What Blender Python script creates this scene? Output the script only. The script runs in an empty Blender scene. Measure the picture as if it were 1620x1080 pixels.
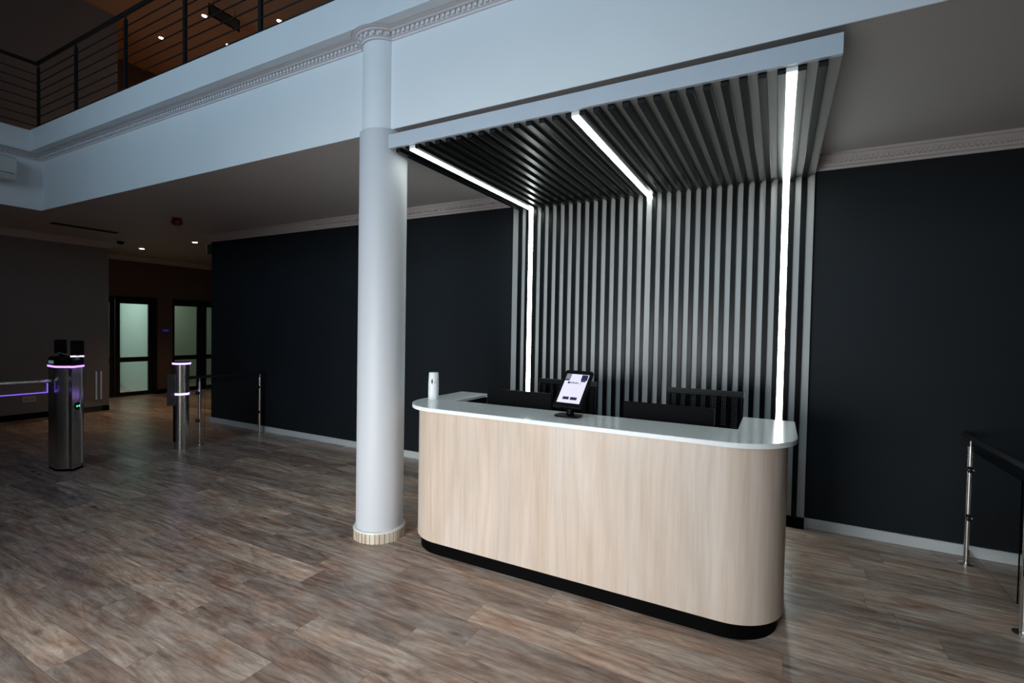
import bpy, bmesh, math, random
from mathutils import Vector, Matrix
random.seed(7)
C = bpy.context.scene
COL = C.collection
PI = math.pi

# ------------------------------------------------------------------ camera
def make_camera():
    yaw, pitch, roll, F, D, H = 0.495, 0.024, 0.018, 779.21, 5.051, 1.70
    cy, sy, cp, sp, cr, sr = math.cos(yaw), math.sin(yaw), math.cos(pitch), math.sin(pitch), math.cos(roll), math.sin(roll)
    fwd = Vector((-sy, cy, 0)); right = Vector((cy, sy, 0)); up = Vector((0, 0, 1))
    f2 = fwd*cp - up*sp; u2 = up*cp + fwd*sp
    r3 = right*cr + u2*sr; u3 = u2*cr - right*sr
    m = Matrix(((r3.x, u3.x, -f2.x, 0), (r3.y, u3.y, -f2.y, -D), (r3.z, u3.z, -f2.z, H), (0, 0, 0, 1)))
    cd = bpy.data.cameras.new('camera'); cd.sensor_width = 36; cd.lens = 36*F/1620
    cd.clip_start = 0.05; cd.clip_end = 100
    co = bpy.data.objects.new('camera', cd); COL.objects.link(co); co.matrix_world = m
    C.camera = co
make_camera()

# ------------------------------------------------------------------ world, exposure, large lights
w = bpy.data.worlds.new('world'); C.world = w; w.use_nodes = True
bg = w.node_tree.nodes['Background']; bg.inputs[0].default_value = (0.55, 0.74, 1.0, 1); bg.inputs[1].default_value = 0.03
C.view_settings.view_transform = 'Standard'; C.view_settings.look = 'None'
C.view_settings.gamma = 1.0; C.view_settings.use_curve_mapping = False
C.view_settings.exposure = 0.0

def area(name, loc, rot, sx, sy, power, color, spread=PI):
    l = bpy.data.lights.new(name, 'AREA'); l.shape = 'RECTANGLE'; l.size = sx; l.size_y = sy
    l.energy = power; l.color = color; l.spread = spread
    o = bpy.data.objects.new(name, l); COL.objects.link(o); o.location = loc; o.rotation_euler = rot
    return o
# daylight outside the glazed entrance front, behind and to the left of the camera
area('daylight_low', (-2.1, -7.0, 1.05), (PI/2-0.17, 0, -0.04), 2.3, 1.7, 74, (0.94, 0.98, 1.0), math.radians(90))
area('daylight_high', (-3.3, -7.0, 4.4), (PI/2+0.03, 0, 0), 8.6, 2.0, 100, (0.56, 0.80, 1.0), math.radians(125))

def spot(name, loc, power, color, size=1.7, blend=0.7, rad=0.04):
    l = bpy.data.lights.new(name, 'SPOT'); l.energy = power; l.color = color; l.spot_size = size; l.spot_blend = blend
    l.shadow_soft_size = rad
    o = bpy.data.objects.new(name, l); COL.objects.link(o); o.location = loc
    return o

# ------------------------------------------------------------------ materials
def newmat(name):
    m = bpy.data.materials.new(name); m.use_nodes = True
    return m, m.node_tree.nodes, m.node_tree.links, m.node_tree.nodes['Principled BSDF']
def mat(name, col, rough=0.6, metal=0.0, emis=None, es=0.0, noise=0.0, nscale=6.0, bump=0.0, spec=0.5, stretch=None, coat=0.0):
    m, N, L, P = newmat(name)
    P.inputs['Base Color'].default_value = (*col, 1); P.inputs['Roughness'].default_value = rough
    P.inputs['Metallic'].default_value = metal; P.inputs['Specular IOR Level'].default_value = spec
    P.inputs['Coat Weight'].default_value = coat
    if emis: P.inputs['Emission Color'].default_value = (*emis, 1); P.inputs['Emission Strength'].default_value = es
    if noise or bump:
        tc = N.new('ShaderNodeTexCoord'); mp = N.new('ShaderNodeMapping'); L.new(tc.outputs['Object'], mp.inputs[0])
        if stretch: mp.inputs['Scale'].default_value = stretch
        nz = N.new('ShaderNodeTexNoise'); nz.inputs['Scale'].default_value = nscale; nz.inputs['Detail'].default_value = 5
        L.new(mp.outputs[0], nz.inputs['Vector'])
        if noise:
            r = N.new('ShaderNodeValToRGB'); r.color_ramp.elements[0].position = 0.3; r.color_ramp.elements[1].position = 0.7
            r.color_ramp.elements[0].color = (*[c*(1-noise) for c in col], 1)
            r.color_ramp.elements[1].color = (*[min(1, c*(1+noise)) for c in col], 1)
            L.new(nz.outputs['Fac'], r.inputs[0]); L.new(r.outputs[0], P.inputs['Base Color'])
        if bump:
            b = N.new('ShaderNodeBump'); b.inputs['Strength'].default_value = bump; b.inputs['Distance'].default_value = 0.01
            L.new(nz.outputs['Fac'], b.inputs['Height']); L.new(b.outputs[0], P.inputs['Normal'])
    return m
def math_node(N, L, op, a, b=None, c=None):
    n = N.new('ShaderNodeMath'); n.operation = op
    for i, v in enumerate((a, b, c)):
        if v is None: continue
        if isinstance(v, (int, float)): n.inputs[i].default_value = v
        else: L.new(v, n.inputs[i])
    return n.outputs[0]
def mixc(N, L, fac, a, b, mode='MIX'):
    n = N.new('ShaderNodeMix'); n.data_type = 'RGBA'; n.blend_type = mode
    if isinstance(fac, (int, float)): n.inputs[0].default_value = fac
    else: L.new(fac, n.inputs[0])
    for i, v in ((6, a), (7, b)):
        if isinstance(v, tuple): n.inputs[i].default_value = (*v, 1)
        else: L.new(v, n.inputs[i])
    return n.outputs[2]
def ramp(N, L, fac, stops):
    r = N.new('ShaderNodeValToRGB'); cr = r.color_ramp
    while len(cr.elements) < len(stops): cr.elements.new(0.5)
    for e, (p, c) in zip(cr.elements, stops): e.position = p; e.color = (*c, 1)
    L.new(fac, r.inputs[0]); return r.outputs[0]

def floor_mat():
    m, N, L, P = newmat('plank_floor')
    PW, PL = 0.197, 1.30
    tc = N.new('ShaderNodeTexCoord'); s = N.new('ShaderNodeSeparateXYZ'); L.new(tc.outputs['Object'], s.inputs[0])
    X, Y = s.outputs[0], s.outputs[1]
    row = math_node(N, L, 'FLOOR', math_node(N, L, 'DIVIDE', Y, PW))
    wr = N.new('ShaderNodeTexWhiteNoise'); wr.noise_dimensions = '1D'; L.new(row, wr.inputs['W'])
    xs = math_node(N, L, 'ADD', math_node(N, L, 'DIVIDE', X, PL), math_node(N, L, 'MULTIPLY', wr.outputs[0], 7.3))
    colm = math_node(N, L, 'FLOOR', xs)
    cb = N.new('ShaderNodeCombineXYZ'); L.new(row, cb.inputs[0]); L.new(colm, cb.inputs[1])
    idn = N.new('ShaderNodeTexWhiteNoise'); idn.noise_dimensions = '2D'; L.new(cb.outputs[0], idn.inputs['Vector'])
    pid = idn.outputs[0]
    # grain coordinates, shifted per plank
    gv = N.new('ShaderNodeCombineXYZ')
    L.new(math_node(N, L, 'ADD', X, math_node(N, L, 'MULTIPLY', pid, 37.0)), gv.inputs[0])
    L.new(math_node(N, L, 'ADD', Y, math_node(N, L, 'MULTIPLY', pid, 11.0)), gv.inputs[1])
    def noise(sx, sy, det, dist=0.0, rgh=0.6):
        mp = N.new('ShaderNodeMapping'); L.new(gv.outputs[0], mp.inputs[0]); mp.inputs['Scale'].default_value = (sx, sy, 1)
        n = N.new('ShaderNodeTexNoise'); n.inputs['Scale'].default_value = 1; n.inputs['Detail'].default_value = det
        n.inputs['Distortion'].default_value = dist; n.inputs['Roughness'].default_value = rgh
        L.new(mp.outputs[0], n.inputs['Vector']); return n.outputs['Fac']
    big = noise(1.7, 8.5, 7, 1.3, 0.68)
    fine = noise(9, 60, 5, 0.6, 0.6)
    blot = noise(3.0, 5.0, 3, 0.5)
    base = ramp(N, L, big, [(0.26, (0.20, 0.145, 0.118)), (0.42, (0.40, 0.315, 0.265)), (0.58, (0.60, 0.505, 0.435)), (0.74, (0.85, 0.75, 0.67))])
    g2 = ramp(N, L, fine, [(0.3, (0.72, 0.70, 0.69)), (0.55, (1, 1, 1)), (0.75, (1.10, 1.09, 1.08))])
    c = mixc(N, L, 1.0, base, g2, 'MULTIPLY')
    red = ramp(N, L, blot, [(0.42, (1, 1, 1)), (0.66, (0.92, 0.72, 0.62))])
    c = mixc(N, L, 0.8, c, red, 'MULTIPLY')
    # knots
    mp = N.new('ShaderNodeMapping'); L.new(gv.outputs[0], mp.inputs[0]); mp.inputs['Scale'].default_value = (1.5, 4.2, 1)
    vo = N.new('ShaderNodeTexVoronoi'); vo.inputs['Scale'].default_value = 1.1; L.new(mp.outputs[0], vo.inputs['Vector'])
    kn = ramp(N, L, math_node(N, L, 'ADD', vo.outputs['Distance'], math_node(N, L, 'MULTIPLY', fine, 0.10)), [(0.06, (0.25, 0.18, 0.15)), (0.17, (1, 1, 1))])
    c = mixc(N, L, 0.9, c, kn, 'MULTIPLY')
    # cathedral figure
    wv = N.new('ShaderNodeTexWave'); wv.bands_direction = 'Y'; wv.inputs['Scale'].default_value = 2.6; wv.inputs['Distortion'].default_value = 14
    wv.inputs['Detail'].default_value = 2; wv.inputs['Detail Scale'].default_value = 0.8
    mp2 = N.new('ShaderNodeMapping'); L.new(gv.outputs[0], mp2.inputs[0]); mp2.inputs['Scale'].default_value = (0.35, 2.0, 1)
    L.new(mp2.outputs[0], wv.inputs['Vector'])
    c = mixc(N, L, math_node(N, L, 'MULTIPLY', blot, 0.75), c, ramp(N, L, wv.outputs['Fac'], [(0, (0.66, 0.61, 0.57)), (0.4, (1.0, 0.99, 0.98)), (1, (1.22, 1.2, 1.17))]), 'MULTIPLY')
    tone = ramp(N, L, pid, [(0, (0.66, 0.66, 0.68)), (0.5, (0.92, 0.90, 0.89)), (1, (1.30, 1.25, 1.18))])
    c = mixc(N, L, 1.0, c, tone, 'MULTIPLY')
    # joints
    fy = math_node(N, L, 'FRACT', math_node(N, L, 'DIVIDE', Y, PW)); fx = math_node(N, L, 'FRACT', xs)
    ey = math_node(N, L, 'MULTIPLY', math_node(N, L, 'MINIMUM', fy, math_node(N, L, 'SUBTRACT', 1.0, fy)), PW)
    ex = math_node(N, L, 'MULTIPLY', math_node(N, L, 'MINIMUM', fx, math_node(N, L, 'SUBTRACT', 1.0, fx)), PL)
    e = math_node(N, L, 'MINIMUM', ex, ey)
    gap = math_node(N, L, 'LESS_THAN', e, 0.0013)
    c = mixc(N, L, math_node(N, L, 'MULTIPLY', gap, 0.55), c, (0.05, 0.035, 0.025))
    L.new(c, P.inputs['Base Color'])
    rr = N.new('ShaderNodeMapRange'); L.new(big, rr.inputs[0]); rr.inputs[3].default_value = 0.26; rr.inputs[4].default_value = 0.38
    L.new(rr.outputs[0], P.inputs['Roughness'])
    P.inputs['Specular IOR Level'].default_value = 0.32
    b = N.new('ShaderNodeBump'); b.inputs['Strength'].default_value = 0.12; b.inputs['Distance'].default_value = 0.004
    L.new(math_node(N, L, 'SUBTRACT', fine, gap), b.inputs['Height']); L.new(b.outputs[0], P.inputs['Normal'])
    return m
def oak_mat():
    m, N, L, P = newmat('bleached_oak')
    tc = N.new('ShaderNodeTexCoord')
    def noise(sc, det, dist=0.0):
        mp = N.new('ShaderNodeMapping'); L.new(tc.outputs['Object'], mp.inputs[0]); mp.inputs['Scale'].default_value = sc
        n = N.new('ShaderNodeTexNoise'); n.inputs['Scale'].default_value = 1; n.inputs['Detail'].default_value = det
        n.inputs['Distortion'].default_value = dist; L.new(mp.outputs[0], n.inputs['Vector']); return n.outputs['Fac']
    big = noise((5, 5, 0.8), 5, 0.8); fine = noise((48, 48, 2.4), 5, 0.5); bands = noise((3.1, 3.1, 0.15), 2)
    c = ramp(N, L, big, [(0.28, (0.55, 0.45, 0.365)), (0.5, (0.615, 0.51, 0.425)), (0.72, (0.66, 0.565, 0.49))])
    c = mixc(N, L, 0.9, c, ramp(N, L, fine, [(0.32, (0.92, 0.90, 0.89)), (0.6, (1.02, 1.02, 1.02))]), 'MULTIPLY')
    c = mixc(N, L, 0.8, c, ramp(N, L, bands, [(0.35, (1.0, 0.93, 0.87)), (0.6, (0.98, 1.0, 1.02))]), 'MULTIPLY')
    wv = N.new('ShaderNodeTexWave'); wv.bands_direction = 'X'; wv.inputs['Scale'].default_value = 2.2; wv.inputs['Distortion'].default_value = 13
    wv.inputs['Detail'].default_value = 2; wv.inputs['Detail Scale'].default_value = 0.7
    mp2 = N.new('ShaderNodeMapping'); L.new(tc.outputs['Object'], mp2.inputs[0]); mp2.inputs['Scale'].default_value = (1.6, 1.6, 0.3)
    L.new(mp2.outputs[0], wv.inputs['Vector'])
    c = mixc(N, L, 0.35, c, ramp(N, L, wv.outputs['Fac'], [(0, (0.85, 0.80, 0.76)), (0.4, (1, 1, 1))]), 'MULTIPLY')
    L.new(c, P.inputs['Base Color']); P.inputs['Roughness'].default_value = 0.42
    return m
def tile_mat():
    m, N, L, P = newmat('column_base_tile')
    tc = N.new('ShaderNodeTexCoord'); mp = N.new('ShaderNodeMapping'); L.new(tc.outputs['Object'], mp.inputs[0]); mp.inputs['Scale'].default_value = (14, 14, 2)
    n = N.new('ShaderNodeTexNoise'); n.inputs['Scale'].default_value = 1; L.new(mp.outputs[0], n.inputs['Vector'])
    c = ramp(N, L, n.outputs['Fac'], [(0.35, (0.45, 0.34, 0.24)), (0.6, (0.68, 0.60, 0.47))])
    L.new(c, P.inputs['Base Color']); P.inputs['Roughness'].default_value = 0.55
    return m
def steel_mat():
    m, N, L, P = newmat('brushed_steel')
    P.inputs['Metallic'].default_value = 1; P.inputs['Base Color'].default_value = (0.62, 0.60, 0.57, 1)
    tc = N.new('ShaderNodeTexCoord'); mp = N.new('ShaderNodeMapping'); L.new(tc.outputs['Object'], mp.inputs[0]); mp.inputs['Scale'].default_value = (300, 300, 4)
    n = N.new('ShaderNodeTexNoise'); n.inputs['Scale'].default_value = 1; L.new(mp.outputs[0], n.inputs['Vector'])
    r = N.new('ShaderNodeMapRange'); L.new(n.outputs['Fac'], r.inputs[0]); r.inputs[3].default_value = 0.2; r.inputs[4].default_value = 0.32
    L.new(r.outputs[0], P.inputs['Roughness'])
    return m
def glass_mat(name, col=(0.9, 1, 0.97), rough=0.0):
    m, N, L, P = newmat(name)
    P.inputs['Base Color'].default_value = (*col, 1); P.inputs['Transmission Weight'].default_value = 1
    P.inputs['Roughness'].default_value = rough; P.inputs['IOR'].default_value = 1.45
    return m

M = dict(
    floor=floor_mat(), oak=oak_mat(), tile=tile_mat(), steel=steel_mat(),
    white=mat('white_paint', (0.78, 0.79, 0.80), 0.65, bump=0.05, nscale=40),
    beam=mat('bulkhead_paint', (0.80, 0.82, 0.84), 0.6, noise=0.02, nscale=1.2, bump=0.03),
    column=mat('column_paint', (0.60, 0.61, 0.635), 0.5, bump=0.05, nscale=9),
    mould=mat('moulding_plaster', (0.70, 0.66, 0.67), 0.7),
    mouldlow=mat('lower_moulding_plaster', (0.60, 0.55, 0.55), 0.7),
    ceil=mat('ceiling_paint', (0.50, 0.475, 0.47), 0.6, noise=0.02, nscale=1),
    dark=mat('charcoal_wall_paint', (0.0095, 0.013, 0.0165), 0.65, noise=0.10, nscale=1.5, bump=0.04, spec=0.25),
    grey=mat('taupe_wall_paint', (0.26, 0.24, 0.23), 0.7, noise=0.03, nscale=2),
    brown=mat('corridor_wall_paint', (0.17, 0.115, 0.095), 0.7, noise=0.03, nscale=2),
    upceil=mat('upper_ceiling_warm_tint', (0.55, 0.38, 0.26), 0.75),  # tan tint puts warm bounce from the downlights into the ceiling colour
    skirt=mat('white_skirting_paint', (0.62, 0.64, 0.64), 0.5),
    black=mat('black_laminate', (0.002, 0.002, 0.002), 0.6, spec=0.04),
    slat=mat('black_slat_lacquer', (0.003, 0.0035, 0.004), 0.30, noise=0.2, nscale=20, spec=0.13),
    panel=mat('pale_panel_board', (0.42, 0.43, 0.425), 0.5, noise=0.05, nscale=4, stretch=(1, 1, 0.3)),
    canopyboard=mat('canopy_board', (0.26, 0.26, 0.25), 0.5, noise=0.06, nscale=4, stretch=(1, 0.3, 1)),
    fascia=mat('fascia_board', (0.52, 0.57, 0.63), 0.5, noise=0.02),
    quartz=mat('white_counter_stone', (0.86, 0.88, 0.87), 0.14, noise=0.03, nscale=30),
    plastic=mat('black_plastic', (0.003, 0.003, 0.0035), 0.4, spec=0.12),
    matte=mat('matte_black_screen', (0.0025, 0.0025, 0.003), 0.6, spec=0.05),
    wplastic=mat('white_plastic', (0.80, 0.83, 0.82), 0.35),
    offwhite=mat('aged_white_plastic', (0.62, 0.63, 0.60), 0.4),
    mesh=mat('black_mesh_fabric', (0.003, 0.003, 0.003), 0.9, spec=0.03),
    blackmetal=mat('black_powder_coat', (0.012, 0.012, 0.012), 0.4),
    led=mat('led_diffuser', (0.9, 0.9, 0.9), 0.4, emis=(0.90, 1.0, 0.97), es=15.0),
    purple=mat('violet_led', (0.4, 0.3, 0.9), 0.4, emis=(0.40, 0.20, 1.0), es=2.6),
    purpledim=mat('violet_lit_edge', (0.3, 0.2, 0.8), 0.4, emis=(0.22, 0.10, 0.9), es=1.2),
    purplewhite=mat('violet_white_led', (0.6, 0.5, 1), 0.4, emis=(0.42, 0.24, 1.0), es=4.5),
    green=mat('green_led', (0.1, 0.9, 0.5), 0.4, emis=(0.08, 1.0, 0.5), es=2.5),
    bulb=mat('warm_lamp', (1, 0.8, 0.6), 0.4, emis=(1.0, 0.72, 0.45), es=22),
    screen=mat('tablet_screen_light', (0.5, 0.48, 0.55), 0.3, emis=(0.62, 0.58, 0.70), es=0.75),
    navy=mat('screen_navy', (0.01, 0.01, 0.03), 0.3, emis=(0.012, 0.01, 0.04), es=1.0),
    scrgrey=mat('screen_grey', (0.1, 0.1, 0.12), 0.3, emis=(0.2, 0.19, 0.23), es=0.8),
    red=mat('dark_red_plastic', (0.16, 0.004, 0.008), 0.4),
    exitgreen=mat('exit_sign_green', (0.01, 0.06, 0.03), 0.4),
    socket=mat('socket_plastic', (0.55, 0.50, 0.47), 0.4),
    glass=glass_mat('clear_glass', (0.97, 1, 0.99)), doorglass=glass_mat('door_glass', (0.86, 1.0, 0.94)),
    room=mat('office_wall_paint', (0.70, 0.74, 0.72), 0.7),
    upfloor=mat('upper_floor', (0.34, 0.22, 0.14), 0.5),
    smoke=mat('smoked_panel', (0.07, 0.065, 0.065), 0.25),
    strip=mat('pale_edge_strip', (0.75, 0.75, 0.72), 0.3),
)

# ------------------------------------------------------------------ mesh builder
class MB:
    def __init__(s): s.v = []; s.f = []
    def add(s, vs, fs):
        o = len(s.v); s.v += [tuple(v) for v in vs]; s.f += [tuple(i+o for i in f) for f in fs]; return s
    def box(s, x0, x1, y0, y1, z0, z1, mtx=None):
        vs = [Vector((x, y, z)) for z in (z0, z1) for y in (y0, y1) for x in (x0, x1)]
        if mtx: vs = [mtx @ v for v in vs]
        return s.add(vs, [(0, 2, 3, 1), (4, 5, 7, 6), (0, 1, 5, 4), (2, 6, 7, 3), (0, 4, 6, 2), (1, 3, 7, 5)])
    def prism(s, poly, z0, z1):
        a = sum(poly[i][0]*poly[(i+1) % len(poly)][1]-poly[(i+1) % len(poly)][0]*poly[i][1] for i in range(len(poly)))
        if a < 0: poly = poly[::-1]
        n = len(poly)
        return s.add([(x, y, z0) for x, y in poly]+[(x, y, z1) for x, y in poly],
                     [tuple(range(n-1, -1, -1)), tuple(range(n, 2*n))]+[(i, (i+1) % n, n+(i+1) % n, n+i) for i in range(n)])
    def tube(s, p0, p1, r, n=16, r1=None, caps=True):
        p0 = Vector(p0); p1 = Vector(p1); d = (p1-p0).normalized(); r1 = r if r1 is None else r1
        a = d.orthogonal().normalized(); b = d.cross(a)
        vs = []
        for p, rr in ((p0, r), (p1, r1)):
            vs += [p+(a*math.cos(2*PI*i/n)+b*math.sin(2*PI*i/n))*rr for i in range(n)]
        fs = [(i, (i+1) % n, n+(i+1) % n, n+i) for i in range(n)]
        if caps: fs += [tuple(range(n-1, -1, -1)), tuple(range(n, 2*n))]
        return s.add(vs, fs)
    def lathe(s, cx, cy, prof, n=48, a0=0.0):
        k = len(prof); vs = []
        for r, z in prof: vs += [(cx+r*math.cos(a0+2*PI*i/n), cy+r*math.sin(a0+2*PI*i/n), z) for i in range(n)]
        fs = []
        for j in range(k-1): fs += [(j*n+i, j*n+(i+1) % n, (j+1)*n+(i+1) % n, (j+1)*n+i) for i in range(n)]
        fs += [tuple(range(n-1, -1, -1)), tuple((k-1)*n+i for i in range(n))]
        return s.add(vs, fs)
    def sweep(s, path, prof, closed_prof=True, ends=True):
        # path: 2-D points, profile: (outwards, z); outwards = right-hand side of the travel direction
        P = [Vector(p) for p in path]; n = len(P); k = len(prof); vs = []
        for i in range(n):
            ds = []
            if i > 0: ds.append((P[i]-P[i-1]).normalized())
            if i < n-1: ds.append((P[i+1]-P[i]).normalized())
            ns = [Vector((d.y, -d.x)) for d in ds]
            m = ns[0] if len(ns) == 1 else (ns[0]+ns[1])/(1+max(-0.5, ns[0].dot(ns[1])))
            vs += [(P[i].x+m.x*o, P[i].y+m.y*o, z) for o, z in prof]
        fs = []
        for i in range(n-1):
            for j in range(k if closed_prof else k-1):
                a = i*k+j; b = i*k+(j+1) % k
                fs.append((a, b, b+k, a+k))
        if ends: fs += [tuple(range(k-1, -1, -1)), tuple((n-1)*k+j for j in range(k))]
        return s.add(vs, fs)
    def build(s, name, m, parent=None, smooth=False, bevel=0.0, seg=2, org=None):
        o = Vector(org) if org is not None else (parent_world(parent) if parent else None)
        if o is None:
            xs = [v[0] for v in s.v]; ys = [v[1] for v in s.v]; zs = [v[2] for v in s.v]
            o = Vector(((min(xs)+max(xs))/2, (min(ys)+max(ys))/2, min(zs)))
        me = bpy.data.meshes.new(name)
        me.from_pydata([tuple(Vector(v)-o) for v in s.v], [], s.f); me.update()
        bm = bmesh.new(); bm.from_mesh(me); bmesh.ops.recalc_face_normals(bm, faces=bm.faces); bm.to_mesh(me); bm.free()
        ob = bpy.data.objects.new(name, me); COL.objects.link(ob); me.materials.append(M[m] if isinstance(m, str) else m)
        if parent is not None: ob.parent = parent
        else: ob.location = o
        if smooth:
            for p in me.polygons: p.use_smooth = True
            me.set_sharp_from_angle(angle=math.radians(35))
        if bevel:
            b = ob.modifiers.new('bevel', 'BEVEL'); b.width = bevel; b.segments = seg; b.limit_method = 'ANGLE'; b.angle_limit = math.radians(40)
        return ob
def parent_world(p):
    v = Vector((0, 0, 0))
    while p is not None: v += p.location; p = p.parent
    return v
def struct(o): o['kind'] = 'structure'; return o
def tag(o, label, cat, group=None):
    o['label'] = label; o['category'] = cat
    if group: o['group'] = group
    return o
def thing(name, loc, label, cat, group=None):
    o = bpy.data.objects.new(name, None); o.empty_display_size = 0.1; COL.objects.link(o); o.location = loc
    return tag(o, label, cat, group)
def copy_tree(o, parent=None):
    c = o.copy(); COL.objects.link(c); c.parent = parent
    for ch in list(o.children): copy_tree(ch, c)
    return c
def B(*a, **k): return MB().box(*a, **k)
def S(mb, name, m, **k): return struct(mb.build(name, m, **k))

# ------------------------------------------------------------------ the setting
ZC = 3.24          # soffit of the balcony floor
YB = -2.10         # face of the bulkhead
XB = -9.10         # face of the return bulkhead
ZS = 3.984         # underside of balcony edge
XL = -11.40        # left wall face
XD = -13.15        # corridor wall with the glazed doors
XWL = -8.67        # left end of the charcoal wall
XR = 5.0
UP = 7.60          # upper corridor ceiling
TOP = 9.0

S(B(-16.5, XR+0.2, -9.6, 8.2, -0.12, 0.0), 'floor', 'floor')
S(B(XWL, XR, 0.0, 0.2, 0.0, ZC), 'wall_back', 'dark')
S(B(XL-0.3, XL, -9.2, -0.37, 0.0, ZC), 'wall_left', 'grey')
S(B(XL-0.3, XL, -9.2, -0.22, ZS+0.29, TOP), 'wall_left_upper', 'grey')
S(B(XR, XR+0.2, -9.2, 8.0, 0.0, TOP), 'wall_right', 'grey')
# slab over the ground floor: lower face = ceiling, front faces = bulkhead
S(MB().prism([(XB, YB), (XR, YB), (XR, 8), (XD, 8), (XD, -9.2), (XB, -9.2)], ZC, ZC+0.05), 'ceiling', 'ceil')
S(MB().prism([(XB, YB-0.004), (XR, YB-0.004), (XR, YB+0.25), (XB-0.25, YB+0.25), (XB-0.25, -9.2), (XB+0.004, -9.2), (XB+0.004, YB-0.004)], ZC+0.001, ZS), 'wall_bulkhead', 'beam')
S(MB().prism([(XB+0.17, YB-0.17), (XR, YB-0.17), (XR, 8), (XD, 8), (XD, -9.2), (XB+0.17, -9.2)], ZS, ZS+0.28), 'trim_1', 'beam')
S(MB().prism([(XB+0.02, YB-0.02), (XR, YB-0.02), (XR, 7.9), (XD, 7.9), (XD, -9.2), (XB+0.02, -9.2)], ZS+0.28, ZS+0.29), 'floor_upper', 'upfloor')
# corridor wall with two openings, full height
dA = (-0.62, 1.315); dB = (1.662, 3.55); DH = 2.30
cw = MB()
cw.box(XD-0.15, XD, -9.2, dA[0], 0, TOP); cw.box(XD-0.15, XD, dA[1], dB[0], 0, TOP); cw.box(XD-0.15, XD, dB[1], 8, 0, TOP)
cw.box(XD-0.15, XD, dA[0], dA[1], DH, TOP); cw.box(XD-0.15, XD, dB[0], dB[1], DH, TOP)
S(cw, 'wall_corridor', 'brown')
S(B(XD, XR, 7.9, 8.1, 0, TOP), 'wall_far', 'brown')
# upper floor: ceiling above the gallery, tinted with warm lamplight, higher ceiling over the atrium
S(B(XL, XR, -0.9, 8, UP, UP+0.1), 'ceiling_upper', 'upceil')
S(B(XD, XL, -0.22, 8, UP, UP+0.1), 'ceiling_gallery', 'upceil')
S(B(XD, XR, -1.0, -0.9, UP, TOP), 'wall_upper', 'grey')
S(B(XD-0.2, XR+0.2, -9.4, -0.4, TOP, TOP+0.1), 'ceiling_atrium', 'grey')
# glazed entrance front behind the camera
fw = MB()
WY = -6.9                       # entrance door opening below, long window above
DX0, DX1, UX0, UX1 = -3.4, -0.8, -7.1, 2.1
fw.box(XL, DX0, WY, WY+0.1, 0, 3.3); fw.box(DX1, XR, WY, WY+0.1, 0, 3.3); fw.box(DX0, DX1, WY, WY+0.1, 2.35, 3.3)
fw.box(XL, UX0, WY, WY+0.1, 3.3, 5.5); fw.box(UX1, XR, WY, WY+0.1, 3.3, 5.5); fw.box(XL, XR, WY, WY+0.1, 5.5, TOP)
S(fw, 'wall_front', 'grey')
wf = MB()
for i in range(5):
    x = UX0+(i+1)*(UX1-UX0)/6
    wf.box(x-0.03, x+0.03, WY+0.02, WY+0.08, 3.3, 5.5)
S(wf, 'window_1', 'blackmetal')
S(B((DX0+DX1)/2-0.03, (DX0+DX1)/2+0.03, WY+0.02, WY+0.08, 0, 2.35), 'window_2', 'blackmetal')

# rooms behind the glazed doors
rm = MB()
rm.box(-15.2, -15.1, -2.0, 4.6, 0, 3.0); rm.box(-15.2, XD-0.15, -2.1, -2.0, 0, 3.0); rm.box(-15.2, XD-0.15, 4.6, 4.7, 0, 3.0)
rm.box(-15.2, XD-0.15, 1.44, 1.54, 0, 3.0)
S(rm, 'wall_office', 'room')
S(B(-15.2, XD-0.15, -2.1, 4.7, 3.0, 3.05), 'ceiling_office', 'white')
S(B(-15.1, -15.085, -2.0, 4.6, 0, 0.1), 'baseboard_office', 'skirt')
area('office_lamp_a', (-14.3, 0.2, 2.95), (0, 0, 0), 0.6, 1.2, 26, (0.80, 1.0, 0.93))
area('office_lamp_b', (-14.4, 1.85, 2.95), (0, 0, 0), 0.3, 0.3, 8, (0.85, 1.0, 0.75))

# skirtings
S(B(0.243, XR, -0.018, 0.0, 0, 0.085), 'baseboard_right', 'skirt')
S(B(XWL, -2.71, -0.018, 0.0, 0, 0.085), 'baseboard_back', 'skirt')
S(B(XL, XL+0.015, -9.0, -0.37, 0, 0.10), 'baseboard_left', 'black')
bc = MB(); bc.box(XD, XD+0.015, dA[1]+0.01, dB[0]-0.01, 0, 0.1); bc.box(XD, XD+0.015, dB[1], 7.9, 0, 0.1)
S(bc, 'baseboard_corridor', 'black')

# ceiling mouldings of the lower room
def crown(d, h, z):   # closed profile, outwards / z, top at z
    return [(0, z-h), (0.012*d/0.1, z-h), (0.02*d/0.1, z-h+0.02), (0.035*d/0.1, z-h+0.025), (0.05*d/0.1, z-h*0.5), (0.075*d/0.1, z-h*0.32), (0.085*d/0.1, z-0.025), (d, z-0.02), (d, z), (0, z)]
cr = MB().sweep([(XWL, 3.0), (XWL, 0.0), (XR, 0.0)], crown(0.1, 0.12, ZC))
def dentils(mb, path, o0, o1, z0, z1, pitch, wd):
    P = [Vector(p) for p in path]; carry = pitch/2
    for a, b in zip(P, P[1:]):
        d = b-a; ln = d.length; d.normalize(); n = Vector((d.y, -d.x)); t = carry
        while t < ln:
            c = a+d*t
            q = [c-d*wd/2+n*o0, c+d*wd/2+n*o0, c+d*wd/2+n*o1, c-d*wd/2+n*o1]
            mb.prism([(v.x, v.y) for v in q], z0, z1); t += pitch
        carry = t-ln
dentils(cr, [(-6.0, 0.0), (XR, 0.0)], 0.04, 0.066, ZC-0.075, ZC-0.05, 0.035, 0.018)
S(cr, 'trim_2', 'mouldlow')
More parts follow.
